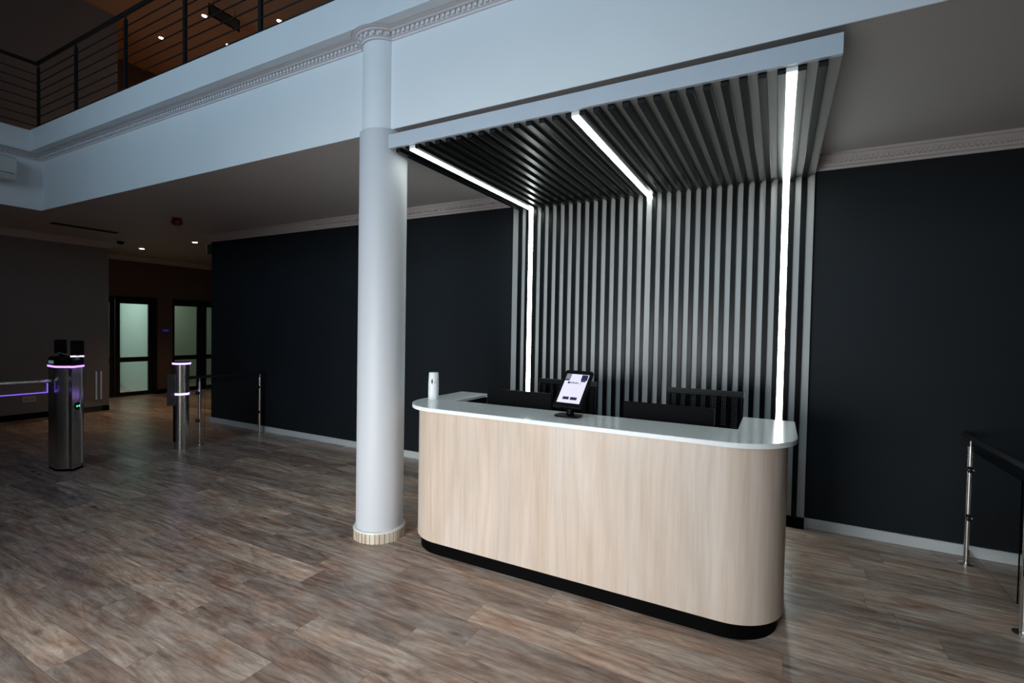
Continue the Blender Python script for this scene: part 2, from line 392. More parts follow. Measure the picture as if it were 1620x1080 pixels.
cl = MB().sweep([(XL, -9.0), (XL, -0.37), (XL-0.3, -0.37)], crown(0.1, 0.12, ZC)); S(cl, 'trim_3', 'mouldlow')
cc = MB().sweep([(XD, -0.3), (XD, 7.9)], crown(0.1, 0.12, ZC)); S(cc, 'trim_4', 'mouldlow')

# column in the line of the bulkhead
CX, CY, RC, RU = -2.845, -2.02, 0.188, 0.170
col = MB().lathe(CX, CY, [(RC, 0.0), (RC, ZC-0.001)], 96)
colo = thing('column', (CX, CY, 0), 'round white painted column with tiled foot, standing left of the reception desk', 'column')
col.build('shaft', 'column', colo, smooth=True)
MB().lathe(CX, CY, [(RU, ZC), (RU, ZS-0.01)], 96).build('upper_shaft', 'beam', colo, smooth=True)
bt = MB(); NT = 34
a = 0.3
for i in range(NT):
    wdt = 2*PI/NT*random.uniform(0.86, 1.14)
    a1 = a+wdt-0.035
    pts = [(CX+r*math.cos(t), CY+r*math.sin(t)) for r, ts in ((0.189, (a, (a+a1)/2, a1)), (0.206, (a1, (a+a1)/2, a))) for t in ts]
    bt.prism(pts, 0.0, 0.078)
    a += wdt
    if a > 0.3+2*PI-0.12: break
bt.build('base_tiles', 'tile', colo)
MB().lathe(CX, CY, [(0.189, 0), (0.196, 0), (0.196, 0.07), (0.209, 0.078), (0.205, 0.088), (0.189, 0.094)], 96).build('base_ring', 'strip', colo, smooth=True)

# crown moulding with dentils under the balcony edge, wrapping the column
ang0 = math.asin((YB-CY)/RU)     # negative
dxr = RU*math.cos(ang0)
arc = [(CX+RU*math.cos(t), CY+RU*math.sin(t)) for t in [(-PI-ang0)+(ang0-(-PI-ang0))*i/24 for i in range(25)]]
path = [(XB, -8.8), (XB, YB)]+arc+[(XR, YB)]
Z0 = 3.915
prof = [(0, Z0), (0.014, Z0), (0.016, Z0+0.014), (0.028, Z0+0.018), (0.030, Z0+0.048), (0.052, Z0+0.050), (0.060, Z0+0.060), (0.078, Z0+0.064), (0.088, Z0+0.069), (0.09, ZS), (0, ZS)]
cm = MB().sweep(path, prof)
dentils(cm, path, 0.026, 0.047, Z0+0.022, Z0+0.046, 0.046, 0.024)
S(cm, 'trim_5', 'mould')

# ------------------------------------------------------------------ glazed double doors
def glazed_door(name, ys, glass_spans, stile_spans, handles, wide):
    y0, y1 = ys
    o = thing(name, (XD-0.05, (y0+y1)/2, 0), '', '')
    del o['label']; del o['category']; struct(o)
    fr = MB()
    X0, X1 = XD-0.13, XD+0.02
    fr.box(X0, X1, y0, y1, DH-0.06, DH)
    fr.box(X0, X1, y0, y0+0.04, 0, DH); fr.box(X0, X1, y1-0.04, y1, 0, DH)
    fr.build('door_frame', 'blackmetal', o, bevel=0.003)
    for (a, b) in stile_spans:
        lf = MB(); x0, x1 = XD-0.08, XD-0.03
        (ga, gb) = b
        (la, lb) = a
        lf.box(x0, x1, la, ga, 0.005, DH-0.06); lf.box(x0, x1, gb, lb, 0.005, DH-0.06)
        lf.box(x0, x1, ga, gb, 0.005, 0.10); lf.box(x0, x1, ga, gb, 0.795, 0.905); lf.box(x0, x1, ga, gb, 2.14, DH-0.06)
        leaf = lf.build('door_leaf', 'blackmetal', o, bevel=0.003)
        for z0, z1 in ((0.10, 0.795), (0.905, 2.14)):
            B(XD-0.058, XD-0.052, ga, gb, z0, z1).build('door_pane', 'doorglass', leaf, org=parent_world(o))
    for hy in handles:
        h = MB(); pts = [(XD-0.03, 1.0), (XD+0.03, 1.06), (XD+0.045, 1.25), (XD+0.03, 1.44), (XD-0.03, 1.50)]
        for (xa, za), (xb, zb) in zip(pts, pts[1:]): h.tube((xa, hy, za), (xb, hy, zb), 0.012, 10)
        h.build('door_handle', 'steel' if False else 'blackmetal', o, smooth=True)
    return o
glazed_door('door_1', dA, None, [((-0.58, 0.475), (-0.42, 0.375)), ((0.485, 1.275), (0.576, 1.15))], (0.43, 0.53), None)
glazed_door('door_2', dB, None, [((1.70, 2.385), (1.715, 2.268)), ((2.395, 3.51), (2.504, 3.40))], (2.33, 2.45), None)

sg = thing('access_reader', (XD, 1.508, 1.40), 'small wall mounted access panel between the two glazed doors', 'access panel')
B(XD, XD+0.015, 1.44, 1.58, 1.40, 1.50).build('panel', 'brown', sg, bevel=0.003)
B(XD, XD+0.018, 1.45, 1.57, 1.505, 1.55).build('display', mat('reader_display', (0.02, 0.02, 0.2), 0.3, emis=(0.02, 0.02, 0.25), es=0.6), sg, bevel=0.002)

# ------------------------------------------------------------------ slatted wall panel and canopy
XA, XE = -2.71, 0.243
L1, L2, L3 = -2.469, -1.160, 0.026
YP = -0.050; YSL = -0.078         # panel face, slat face on the wall
ZP = 3.083; ZSL = 3.049           # the same under the canopy
YF = -2.14
cn = thing('slatted_canopy', (-1.23, 0, 0), 'pale canopy and wall panel with black slats, rising behind and over the reception desk', 'slatted canopy')
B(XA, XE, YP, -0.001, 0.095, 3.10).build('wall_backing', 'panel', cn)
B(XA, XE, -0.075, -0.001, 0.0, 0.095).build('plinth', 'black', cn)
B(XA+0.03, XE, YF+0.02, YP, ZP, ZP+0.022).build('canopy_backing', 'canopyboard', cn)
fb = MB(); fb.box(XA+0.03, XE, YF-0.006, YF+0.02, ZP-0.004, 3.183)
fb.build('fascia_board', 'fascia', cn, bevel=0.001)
B(XE-0.025, XE, YF+0.02, YP, ZP+0.022, 3.17).build('side_board', 'panel', cn)
B(XA+0.03, XA+0.055, YF+0.02, YP, ZP+0.022, 3.17).build('side_board', 'panel', cn)
lights = [L3+0.0915*2, L3+0.0915, L3]
lights += [L3+(L2-L3)*k/13 for k in range(1, 14)]
lights += [L2+(L1-L2)*k/14 for k in range(1, 15)]
lights += [L1-0.093, L1-0.186]
DW = 0.041
ws = MB(); cs = MB()
for a_, b_ in zip(lights, lights[1:]):
    c_ = (a_+b_)/2
    ws.box(c_-DW/2, c_+DW/2, YSL, YP+0.001, 0.095, ZSL+0.02)
    cs.box(c_-DW/2, c_+DW/2, YF+0.022, YSL+0.0, ZSL, ZP+0.001)
ws.build('wall_slats', 'slat', cn, bevel=0.0015); cs.build('canopy_slats', 'slat', cn, bevel=0.0015)
bk = mat('panel_screw_mark', (0.05, 0.05, 0.05), 0.6)
for x_, lab in ((L1, 'left of the three glowing white light strips running down the slatted wall'), (L2, 'middle glowing white light strip, mostly seen under the canopy above the desk'),
                (L3, 'right of the three glowing white light strips, ending at the counter end')):
    lt = thing('led_strip_light', (x_, 0, 0), lab, 'light strip', 'light strips in the slatted canopy')
    hw = 0.0235
    h_ = MB(); h_.box(x_-hw-0.003, x_+hw+0.003, YSL+0.001, YP+0.0005, 0.10, ZP); h_.box(x_-hw-0.003, x_+hw+0.003, YF+0.022, YSL, ZSL+0.004, ZP)
    h_.build('housing', 'strip', lt)
    zlo = 0.10 if x_ != L2 else 3.012
    B(x_-hw, x_+hw, YSL-0.006, YSL+0.0005, zlo, ZSL-0.002).build('diffuser', 'led', lt)
    B(x_-hw, x_+hw, YF+0.023, YSL-0.006, ZSL-0.006, ZSL+0.0035).build('diffuser', 'led', lt)
    if x_ == L2: B(x_-hw, x_+hw, YSL-0.004, YSL+0.0005, 0.10, zlo).build('cover_strip', 'panel', lt)

# ------------------------------------------------------------------ reception desk
def rrect_u(x0, x1, yf, yb, r, n=16, ri=None):
    # outline of a U-plan front: from back-left, round the two front corners, to back-right
    p = [(x0, yb)]
    p += [(x0+r-r*math.cos(t), yf+r-r*math.sin(t)) for t in [PI/2*i/n for i in range(n+1)]]
    p += [(x1-r+r*math.sin(t), yf+r-r*math.cos(t)) for t in [PI/2*i/n for i in range(n+1)]]
    p += [(x1, yb)]
    return p
dk = thing('reception_desk', (-1.25, -1.6, 0), 'bleached oak reception desk with rounded corners, white counter and black plinth', 'reception desk')
def ushell(x0, x1, yf, yb, r, t): 
    o = rrect_u(x0, x1, yf, yb, r); i = rrect_u(x0+t, x1-t, yf+t, yb, max(0.02, r-t))
    return o+i[::-1]
YBK = -1.19
MB().prism(ushell(-2.545, 0.070, -2.105, YBK, 0.32, 0.04), 0.095, 1.077).build('front_panel', 'oak', dk, smooth=True)
MB().prism(ushell(-2.515, 0.040, -2.085, YBK, 0.30, 0.03), 0.0, 0.095).build('plinth', 'black', dk, smooth=True)
outer = rrect_u(-2.625, 0.118, -2.135, YBK+0.015, 0.38, 24)
cp_ = outer+[(-0.205, YBK+0.015), (-0.205, -1.70), (-2.34, -1.70), (-2.34, YBK+0.015)]
MB().prism(cp_, 1.077, 1.107).build('counter_top', 'quartz', dk, smooth=True, bevel=0.004)
inn = rrect_u(-2.56, 0.015, -2.075, YBK, 0.30)
B(-2.36, -0.19, -1.98, -1.22, 0.72, 0.745).build('work_surface', 'plastic', dk)
B(-2.36, -2.34, -1.98, YBK, 0.0, 1.077).build('inner_panel', 'plastic', dk)
B(-0.21, -0.19, -1.98, YBK, 0.0, 1.077).build('inner_panel', 'plastic', dk)

# things on the counter
CT = 1.1075
d = thing('air_freshener', (-2.515, -1.755, CT), 'white upright air freshener dispenser at the left end of the counter', 'air freshener')
dx, dy = -2.515, -1.755
MB().lathe(dx, dy, [(0.041, CT), (0.0425, CT+0.004), (0.0425, CT+0.14), (0.039, CT+0.222), (0.036, CT+0.226)], 40).build('casing', 'wplastic', d, smooth=True)
def on_cyl(az, z, r): return Vector((dx+r*math.cos(az), dy+r*math.sin(az), z))
azc = math.atan2(-5.05-dy, 0-dx)
dm = MB(); q = []
for (da, z) in ((-0.33, 1.262), (-0.13, 1.288), (0.03, 1.262), (-0.13, 1.232)):
    q.append((azc-0.15+da, z))
ring = [on_cyl(a_, z, 0.0432-(max(0, z-1.247)*0.045)) for a_, z in q]; ringi = [on_cyl(a_, z, 0.034-(max(0, z-1.247)*0.06)) for a_, z in q]
dm.add(ring+ringi, [(0, 1, 2, 3), (7, 6, 5, 4)]+[(i, (i+1) % 4, 4+(i+1) % 4, 4+i) for i in range(4)])
dm.build('spray_vent', 'plastic', d)
tk = MB(); q = [(azc+0.12, 1.258), (azc+0.34, 1.256), (azc+0.34, 1.250), (azc+0.12, 1.249)]
ring = [on_cyl(a_, z, 0.0431) for a_, z in q]; ringi = [on_cyl(a_, z, 0.034) for a_, z in q]
tk.add(ring+ringi, [(0, 1, 2, 3), (7, 6, 5, 4)]+[(i, (i+1) % 4, 4+(i+1) % 4, 4+i) for i in range(4)])
tk.build('logo_mark', mat('grey_print', (0.25, 0.26, 0.26), 0.5), d)

t = thing('tablet_kiosk', (-1.265, -1.87, CT), 'black check-in tablet on a swivel stand on the counter, its screen showing a light page', 'tablet')
bs = MB(); 
bp_ = []
for i in range(40):
    a_ = 2*PI*i/40; ex = 0.55
    bp_.append((-1.265+0.092*math.copysign(abs(math.cos(a_))**ex, math.cos(a_)), -1.865+0.072*math.copysign(abs(math.sin(a_))**ex, math.sin(a_))))
bs.prism(bp_, CT, CT+0.010); bs.build('base', 'plastic', t, smooth=True, bevel=0.003)
nk = MB(); nk.tube((-1.265, -1.835, CT+0.008), (-1.262, -1.82, 1.20), 0.028, 20, 0.024); nk.box(-1.30, -1.225, -1.85, -1.80, 1.155, 1.22); nk.build('neck', 'plastic', t, smooth=True, bevel=0.004)
# tilted head: local frame (u right, v up the screen, n towards the viewer)
bot = Vector((-1.259, -1.900, 1.205)); topp = Vector((-1.252, -1.718, 1.388))
v_ = (topp-bot).normalized(); u_ = Vector((1, 0.0, 0)); u_ = (u_-v_*u_.dot(v_)).normalized(); n_ = u_.cross(v_)
SH = (topp-bot).length; ctr = (bot+topp)/2
Mx = Matrix(((u_.x, v_.x, n_.x, ctr.x), (u_.y, v_.y, n_.y, ctr.y), (u_.z, v_.z, n_.z, ctr.z), (0, 0, 0, 1)))
SW = 0.168
def rr2(w_, h_, r):
    p = []
    for (cx, cy, a0) in ((w_-r, h_-r, 0), (-w_+r, h_-r, PI/2), (-w_+r, -h_+r, PI), (w_-r, -h_+r, 1.5*PI)):
        p += [(cx+r*math.cos(a0+PI/2*i/6), cy+r*math.sin(a0+PI/2*i/6)) for i in range(7)]
    return p
hb = MB().prism(rr2(SW/2+0.022, SH/2+0.036, 0.018), -0.022, -0.001)
hb.v = [tuple(Mx @ Vector(v)) for v in hb.v]; hb.build('tablet_case', 'plastic', t, smooth=True, bevel=0.003)
hb = MB().box(-0.05, 0.05, -0.09, 0.05, -0.06, -0.02)
hb.v = [tuple(Mx @ Vector(v)) for v in hb.v]; hb.build('bracket', 'plastic', t, bevel=0.004)
sc = MB().box(-SW/2, SW/2, -SH/2, SH/2, -0.002, 0.0)
sc.v = [tuple(Mx @ Vector(v)) for v in sc.v]; scr = sc.build('screen', 'screen', t)
scr['label'] = 'lit pale lilac screen'
def patch(name, m, rects):
    b = MB()
    for (u0, u1, v0, v1) in rects: b.box((u0-0.5)*SW, (u1-0.5)*SW, (v0-0.5)*SH, (v1-0.5)*SH, 0.0001, 0.0006, Mx)
    return b.build(name, m, scr, org=parent_world(t))
patch('screen_button', 'navy', [(0.20, 0.47, 0.11, 0.20)])
patch('screen_button', 'navy', [(0.53, 0.82, 0.11, 0.20)])
patch('screen_picture', 'navy', [(0.70, 0.97, 0.79, 0.985)])
patch('screen_caption', 'navy', [(0.0, 0.20, 0.755, 0.81)])
patch('screen_caption', 'navy', [(0.72, 0.92, 0.74, 0.785)])
patch('screen_picture', 'scrgrey', [(0.0, 0.22, 0.815, 1.0)])
patch('screen_heading', 'navy', [(0.17, 0.26, 0.655, 0.72)]+[(0.28+i*0.045, 0.28+i*0.045+0.03, 0.68, 0.705 if i % 3 else 0.72) for i in range(8)])
patch('screen_heading', 'scrgrey', [(0.25, 0.78, 0.665, 0.675)])

# monitors standing on the work surface behind the counter
def monitor(xa, xb, y, ztop, rz, lab):
    wd = xb-xa; cx = (xa+xb)/2
    o = thing('monitor', (cx, y, 0.745), lab, 'monitor', 'monitors behind the counter')
    z0 = ztop-0.745-0.34; z1 = ztop-0.745
    B(-wd/2, wd/2, -0.016, 0.012, z0, z1).build('housing', 'matte', o, bevel=0.004, org=(0, 0, 0))
    B(-wd/2+0.01, wd/2-0.01, 0.012, 0.014, z0+0.015, z1-0.01).build('screen', 'plastic', o, org=(0, 0, 0))
    B(-0.11, 0.11, -0.09, 0.09, 0.0, 0.012).build('foot', 'plastic', o, bevel=0.003, org=(0, 0, 0))
    MB().tube((0, -0.03, 0.01), (0, -0.03, z0+0.14), 0.022, 16).build('stand', 'plastic', o, smooth=True, org=(0, 0, 0))
    o.rotation_euler = (0, 0, rz)
    return o
monitor(-2.045, -1.49, -1.64, 1.223, 0.0, 'black flat monitor behind the counter, left of the tablet')
monitor(-0.94, -0.35, -1.64, 1.215, 0.0, 'black flat monitor behind the counter, right of the tablet')

# mesh back office chairs (local: sitter looks towards -y, backrest at +y)
def make_chair(lab):
    o = thing('office_chair', (0, 0, 0), lab, 'office chair', 'office chairs behind the desk')
    Z = (0, 0, 0)
    b = MB()
    for i in range(5):
        a_ = 2*PI*i/5+0.3
        b.tube((0, 0, 0.115), (0.29*math.cos(a_), 0.29*math.sin(a_), 0.075), 0.024, 10, 0.015)
    b.tube((0, 0, 0.08), (0, 0, 0.14), 0.04, 16)
    b.build('star_base', 'plastic', o, smooth=True, org=Z)
    for i in range(5):
        a_ = 2*PI*i/5+0.3; c, s = math.cos(a_), math.sin(a_)
        w_ = MB()
        for k in (-1, 1):
            p = Vector((0.29*c, 0.29*s, 0.03))+Vector((-s, c, 0))*0.012*k
            w_.tube(p-Vector((-s, c, 0))*0.007, p+Vector((-s, c, 0))*0.007, 0.03, 18)
        w_.tube((0.29*c, 0.29*s, 0.03), (0.29*c, 0.29*s, 0.085), 0.008, 8)
        w_.build('caster', 'plastic', o, smooth=True, org=Z)
    MB().tube((0, 0, 0.12), (0, 0, 0.42), 0.025, 16).build('gas_lift', 'blackmetal', o, smooth=True, org=Z)
    B(-0.25, 0.25, -0.25, 0.22, 0.43, 0.50).build('seat', 'mesh', o, bevel=0.03, seg=4, org=Z)
    bf = MB()
    W, H0, H1 = 0.262, 0.62, 1.265
    yb0, yb1 = 0.26, 0.34
    def yy(z): return yb0+(yb1-yb0)*(z-H0)/(H1-H0)
    bf.tube((-W, yy(H0), H0+0.03), (-W, yy(H1), H1-0.03), 0.012, 12); bf.tube((W, yy(H0), H0+0.03), (W, yy(H1), H1-0.03), 0.012, 12)
    bf.box(-W-0.012, W+0.012, yy(H1)-0.02, yy(H1)+0.018, H1-0.04, H1)
    bf.box(-W-0.012, W+0.012, yy(H0)-0.015, yy(H0)+0.015, H0, H0+0.05)
    bf.tube((0, 0.10, 0.44), (0, yy(0.66), 0.66), 0.022, 12); bf.tube((0, yy(0.66)+0.01, 0.64), (0, yy(1.0)+0.03, 1.0), 0.018, 12)
    bf.tube((-W, yy(0.98), 0.98), (0, yy(1.0)+0.03, 1.0), 0.01, 10); bf.tube((W, yy(0.98), 0.98), (0, yy(1.0)+0.03, 1.0), 0.01, 10)
    bf.build('back_frame', 'plastic', o, smooth=True, org=Z)
    mesh = MB(); n1 = 46
    for i in range(n1):
        x = -W+2*W*(i+0.5)/n1
        mesh.box(x-0.0036, x+0.0036, yy(H0)-0.002, yy(H0)+0.002, 0, 0.0001)
        mesh.v = mesh.v[:-8]; mesh.f = mesh.f[:-6]
        mesh.tube((x, yy(H0+0.04), H0+0.04), (x, yy(H1-0.03), H1-0.03), 0.0050, 4, caps=False)
    for i in range(40):
        z = H0+0.04+(H1-H0-0.08)*(i+0.5)/40
        mesh.tube((-W, yy(z), z), (W, yy(z), z), 0.0052, 4, caps=False)
    mesh.build('mesh_back', 'mesh', o, org=Z)
    for s_ in (-1, 1):
        ar = MB(); ar.tube((s_*0.24, 0.05, 0.45), (s_*0.30, 0.05, 0.50), 0.014, 10); ar.tube((s_*0.30, 0.05, 0.49), (s_*0.30, 0.05, 0.67), 0.014, 10)
        ar.box(s_*0.30-0.035, s_*0.30+0.035, -0.12, 0.14, 0.67, 0.695)
        ar.build('armrest', 'plastic', o, smooth=True, org=Z)
    return o
ch = make_chair('black mesh back office chair behind the desk, right of the tablet')
ch.location = (-0.486, -1.34, 0)
c2 = copy_tree(ch); c2.location = (-1.62, -1.34, 0)
c2['label'] = 'black mesh back office chair behind the desk, mostly hidden by the tablet'

# ------------------------------------------------------------------ glass infill railings
def glass_railing(name, x, ys, ye, lab, posts, side, clampz):
    o = thing(name, (x, (ys+ye)/2, 0), lab, 'railing')
    hz = 0.955
    MB().tube((x, ys, hz), (x, ye, hz), 0.022, 20).build('handrail', 'blackmetal', o, smooth=True)
    for py in posts:
        p = MB(); p.tube((x, py, 0), (x, py, 0.89), 0.019, 24); p.tube((x, py, 0.88), (x, py, 0.94), 0.007, 12)
        po = p.build('post', 'steel', o, smooth=True)
        MB().lathe(x, py, [(0.05, 0.0005), (0.05, 0.006), (0.022, 0.010)], 32).build('foot_plate', 'steel', po, smooth=True, org=parent_world(o))
        for cz in clampz:
            c = MB(); c.box(x-0.016, x+0.016, min(py, py+side*0.05)+0.0, max(py, py+side*0.05), cz-0.022, cz+0.022)
            c.build('glass_clamp', 'plastic', po, bevel=0.006, org=parent_world(o))
            MB().tube((x-0.02, py+side*0.042, cz), (x+0.02, py+side*0.042, cz), 0.008, 14).build('clamp_screw', 'steel', po, smooth=True, org=parent_world(o))
    return o
gr1 = glass_railing('glass_railing', -7.14, -1.20, -0.06, 'far railing with black handrail, steel posts and glass, against the charcoal wall by the gate', (-0.135, -1.05), -1, (0.73, 0.34))
B(-7.144, -7.136, -0.98, -0.17, 0.10, 0.86).build('glass_panel', 'glass', gr1)
gr2 = glass_railing('glass_railing', 1.29, -2.2, -0.05, 'near railing with black handrail, steel posts and glass, at the right edge', (-0.19, -1.175), -1, (0.72, 0.36))
B(1.286, 1.294, -1.08, -0.225, 0.13, 0.86).build('glass_panel', 'glass', gr2)

# ------------------------------------------------------------------ speed gate
g1 = thing('speed_gate', (-7.25, -2.5, 0), 'wide steel gate pedestal with violet light band and face readers on top', 'speed gate')
def arcpts(c, rx_, ry_, a0, a1, n): return [(c[0]+rx_*math.cos(a0+(a1-a0)*i/n), c[1]+ry_*math.sin(a0+(a1-a0)*i/n)) for i in range(n+1)]
body = [(-7.005, -2.525)]+arcpts((-7.20, -2.42), 0.17, 0.195, -0.62, -PI/2, 10)+[(-7.40, -2.60), (-7.50, -2.55), (-7.52, -2.45), (-7.46, -2.385), (-7.12, -2.375)]
def off(poly, k, c=(-7.25, -2.49)): return [(c[0]+(x-c[0])*k, c[1]+(y-c[1])*k) for x, y in poly]
MB().prism(body, 0.025, 1.18).build('body', 'steel', g1, bevel=0.004)
MB().prism(off(body, 0.97), 0.0, 0.025).build('plinth', 'black', g1)
MB().prism(off(body, 1.05), 1.18, 1.20).build('light_band', 'purple', g1)['label'] = 'glowing violet light band'
capm = MB(); pa = off(body, 1.03); pb = off(body, 0.90); n = len(pa)
capm.add([(x, y, 1.20) for x, y in pa]+[(x, y, 1.262) for x, y in pa]+[(x, y, 1.295) for x, y in pb],
         [tuple(range(n)), tuple(range(2*n, 3*n))]+[(i, (i+1) % n, n+(i+1) % n, n+i) for i in range(n)]+[(n+i, n+(i+1) % n, 2*n+(i+1) % n, 2*n+i) for i in range(n)])
cap = capm.build('cap', 'plastic', g1, bevel=0.003)
# small display in the cap
dsp = MB(); dsp.box(-7.30, -7.20, -2.630, -2.618, 1.222, 1.256); dsp.build('display', mat('gate_display', (0.1, 0.16, 0.16), 0.3, emis=(0.09, 0.16, 0.16), es=0.8), g1)
def reader(nm, c, az, wd, ht, tilt, strip):
    mt = Matrix.Translation(c) @ Matrix.Rotation(az, 4, 'Z') @ Matrix.Rotation(tilt, 4, 'X')
    hd = MB().prism(rr2(wd/2, ht/2, 0.012), -0.012, 0.012)
    rot = mt @ Matrix.Rotation(PI/2, 4, 'X')
    hd.v = [tuple(rot @ Vector(v)) for v in hd.v]
    ob = hd.build(nm, 'plastic', g1, smooth=True, bevel=0.002)
    st = MB(); foot = mt @ Vector((0, 0, -ht/2+0.02)); st.tube((foot.x-0.02, foot.y+0.02, 1.26), tuple(foot), 0.018, 14); st.build('reader_arm', 'plastic', ob, smooth=True, org=parent_world(g1))
    if strip:
        MB().box(-wd/2, wd/2, -0.03, 0.012, -ht/2-0.016, -ht/2-0.006, mt).build('reader_light', mat('reader_glow', (0.9, 0.8, 1), 0.4, emis=(0.85, 0.75, 1.0), es=1.6), ob, org=parent_world(g1))
    return ob
reader('face_reader', (-7.10, -2.44, 1.40), 1.25, 0.12, 0.17, 0.10, True)
r2 = reader('face_reader', (-7.36, -2.50, 1.41), -2.0, 0.11, 0.16, -0.12, False)
MB().tube((-7.30, -2.54, 1.34), (-7.13, -2.48, 1.30), 0.012, 12).build('reader_bracket', 'steel', g1, smooth=True)
# indicator and trim on the right hand face
fx = Vector((-7.06, -2.455, 0)); nrm = Vector((0.76, 0.65, 0)).normalized(); tg = Vector((-nrm.y, nrm.x, 0))
nrm = Vector((0.794, 0.608, 0)); tg = Vector((-nrm.y, nrm.x, 0))
ind = MB(); c_ = Vector((-7.06, -2.455, 0.735)); ind.tube(c_-nrm*0.01, c_+nrm*0.006, 0.045, 28); ind.build('indicator', 'plastic', g1, smooth=True)
ar = MB()
for k in (-1, 1):
    p = c_+nrm*0.007+tg*0.017*k
    ar.tube(p-nrm*0.002, p+nrm*0.001, 0.013, 3)
ar.build('indicator_arrows', 'green', g1)['label'] = 'two green glowing arrows'
ln = MB()
pc = c_+tg*0.058+nrm*0.004
prev = None
for i in range(25):
    z = 0.06+1.11*i/24
    bulge = -0.030*math.exp(-((z-0.735)/0.10)**2)
    p = pc+tg*(bulge+0.005)+nrm*0.002; p.z = z
    if prev: ln.tube(prev, p, 0.006, 6)
    prev = p
ln.build('edge_trim', 'strip', g1, smooth=True)
# retracted glass wing with white edge strips, on the far side of the pedestal
wg = MB().box(-7.104, -7.096, -2.385, -2.205, 0.42, 1.13).build('glass_wing', 'glass', g1)
for yy_ in (-2.262, -2.215):
    B(-7.096, -7.093, yy_-0.007, yy_+0.007, 0.785, 1.118).build('edge_strip', 'strip', g1)
# long barrier arm towards the next pedestal, left of the frame
am = thing('barrier_arm', (-7.25, -2.66, 0.9), 'dark barrier arm with violet lit glass, reaching left from the gate pedestal', 'barrier arm')
MB().tube((-7.25, -2.622, 1.022), (-7.25, -4.2, 1.04), 0.020, 18).build('bar', 'steel', am, smooth=True)
B(-7.254, -7.246, -4.2, -2.66, 0.905, 1.0).build('glass_panel', 'glass', am)
B(-7.256, -7.244, -4.2, -2.66, 0.893, 0.903).build('light_edge', 'purpledim', am)
B(-7.256, -7.244, -2.66, -2.652, 0.893, 1.0).build('light_edge', 'purpledim', am)

g2 = thing('gate_pole', (-7.1, -1.33, 0), 'slim round steel gate pole with two violet light rings near the charcoal wall', 'speed gate')
px_, py_ = -7.13, -1.295
MB().lathe(px_, py_, [(0.088, 0), (0.088, 0.735)], 48).build('lower_tube', 'steel', g2, smooth=True)
MB().lathe(px_, py_, [(0.090, 0.735), (0.090, 0.762)], 48).build('light_ring', 'purplewhite', g2, smooth=True)
MB().lathe(px_, py_, [(0.088, 0.762), (0.088, 1.150)], 48).build('upper_tube', 'steel', g2, smooth=True)
MB().lathe(px_, py_, [(0.105, 1.150), (0.108, 1.155), (0.108, 1.168), (0.104, 1.172)], 48).build('light_ring', 'purplewhite', g2, smooth=True)
MB().lathe(px_, py_, [(0.100, 1.172), (0.095, 1.180)], 48).build('cap', 'plastic', g2, smooth=True)
B(-7.136, -7.124, -1.475, -1.38, 0.60, 1.02).build('wing_panel', 'smoke', g2)
B(-7.135, -7.125, -1.40, -1.385, 0.10, 0.62).build('wing_mount', 'plastic', g2)

# ------------------------------------------------------------------ balcony railing
br = thing('balcony_railing', (-5, YB-0.05, ZS+0.29), 'black metal balcony railing with horizontal bars along the upper gallery', 'railing')
ry = YB-0.06; rx = XB+0.06; zb = ZS+0.29; zt = 5.22
hr = MB(); hr.tube((rx, ry, zt), (0.5, ry, zt), 0.024, 16); hr.build('handrail', 'blackmetal', br, smooth=True)
hr = MB(); hr.tube((rx, ry, zt), (rx, -6.0, zt), 0.024, 16); hr.build('handrail', 'blackmetal', br, smooth=True)
xs_ = [rx+0.05, -7.87, -6.64, -5.44, -4.22, -3.0, -1.8, -0.6]
for x in xs_:
    p = MB(); p.box(x-0.022, x+0.022, ry-0.012, ry+0.012, zb, zt-0.07); p.tube((x, ry, zt-0.08), (x, ry, zt-0.01), 0.010, 10)
    p.build('post', 'blackmetal', br)
for y in (-3.5, -4.7):
    B(rx-0.012, rx+0.012, y-0.022, y+0.022, zb, zt-0.02).build('post', 'blackmetal', br)
for i in range(7):
    z = zb+0.10+i*(zt-zb-0.10)/7.3
    MB().tube((rx, ry, z), (0.5, ry, z), 0.0065, 8).build('bar', 'blackmetal', br, smooth=True)
    MB().tube((rx, ry, z), (rx, -6.0, z), 0.0065, 8).build('bar', 'blackmetal', br, smooth=True)

# ------------------------------------------------------------------ ceiling fittings
def downlight(x, y, z, lab, grp, power, name='downlight', r=0.045):
    o = thing(name, (x, y, z), lab, 'downlight', grp)
    MB().lathe(0, 0, [(r+0.014, -0.001), (r+0.012, -0.006), (r, -0.006), (r, -0.001)], 28).build('trim_ring', 'strip', o, smooth=True, org=(0, 0, 0))
    MB().lathe(0, 0, [(r-0.004, -0.001), (r-0.006, -0.009)], 24).build('lamp', 'bulb', o, smooth=True, org=(0, 0, 0))
    spot('downlight_beam', (x, y, z-0.03), power, (1.0, 0.62, 0.32))
    return o
downlight(-11.64, 0.30, ZC, 'lit downlight in the corridor ceiling above the left glazed door', 'corridor downlights', 38)
downlight(-9.72, 0.30, ZC, 'lit downlight in the corridor ceiling next to the charcoal wall end', 'corridor downlights', 38)
for (x, y, lab) in ((-11.39, 0.54, 'lit downlight in the gallery ceiling, farthest left and seen between the railing bars'), (-9.83, 0.525, 'lit downlight in the gallery ceiling beside the hanging black sign'),
                    (-11.25, 1.35, 'lit gallery downlight just over the balcony edge, leftmost of the faint row'), (-10.38, 1.33, 'lit gallery downlight just over the balcony edge, middle of the faint row'),
                    (-8.67, 1.28, 'lit gallery downlight just over the balcony edge, rightmost of the faint row')):
    downlight(x, y, UP, lab, 'gallery downlights', 60)

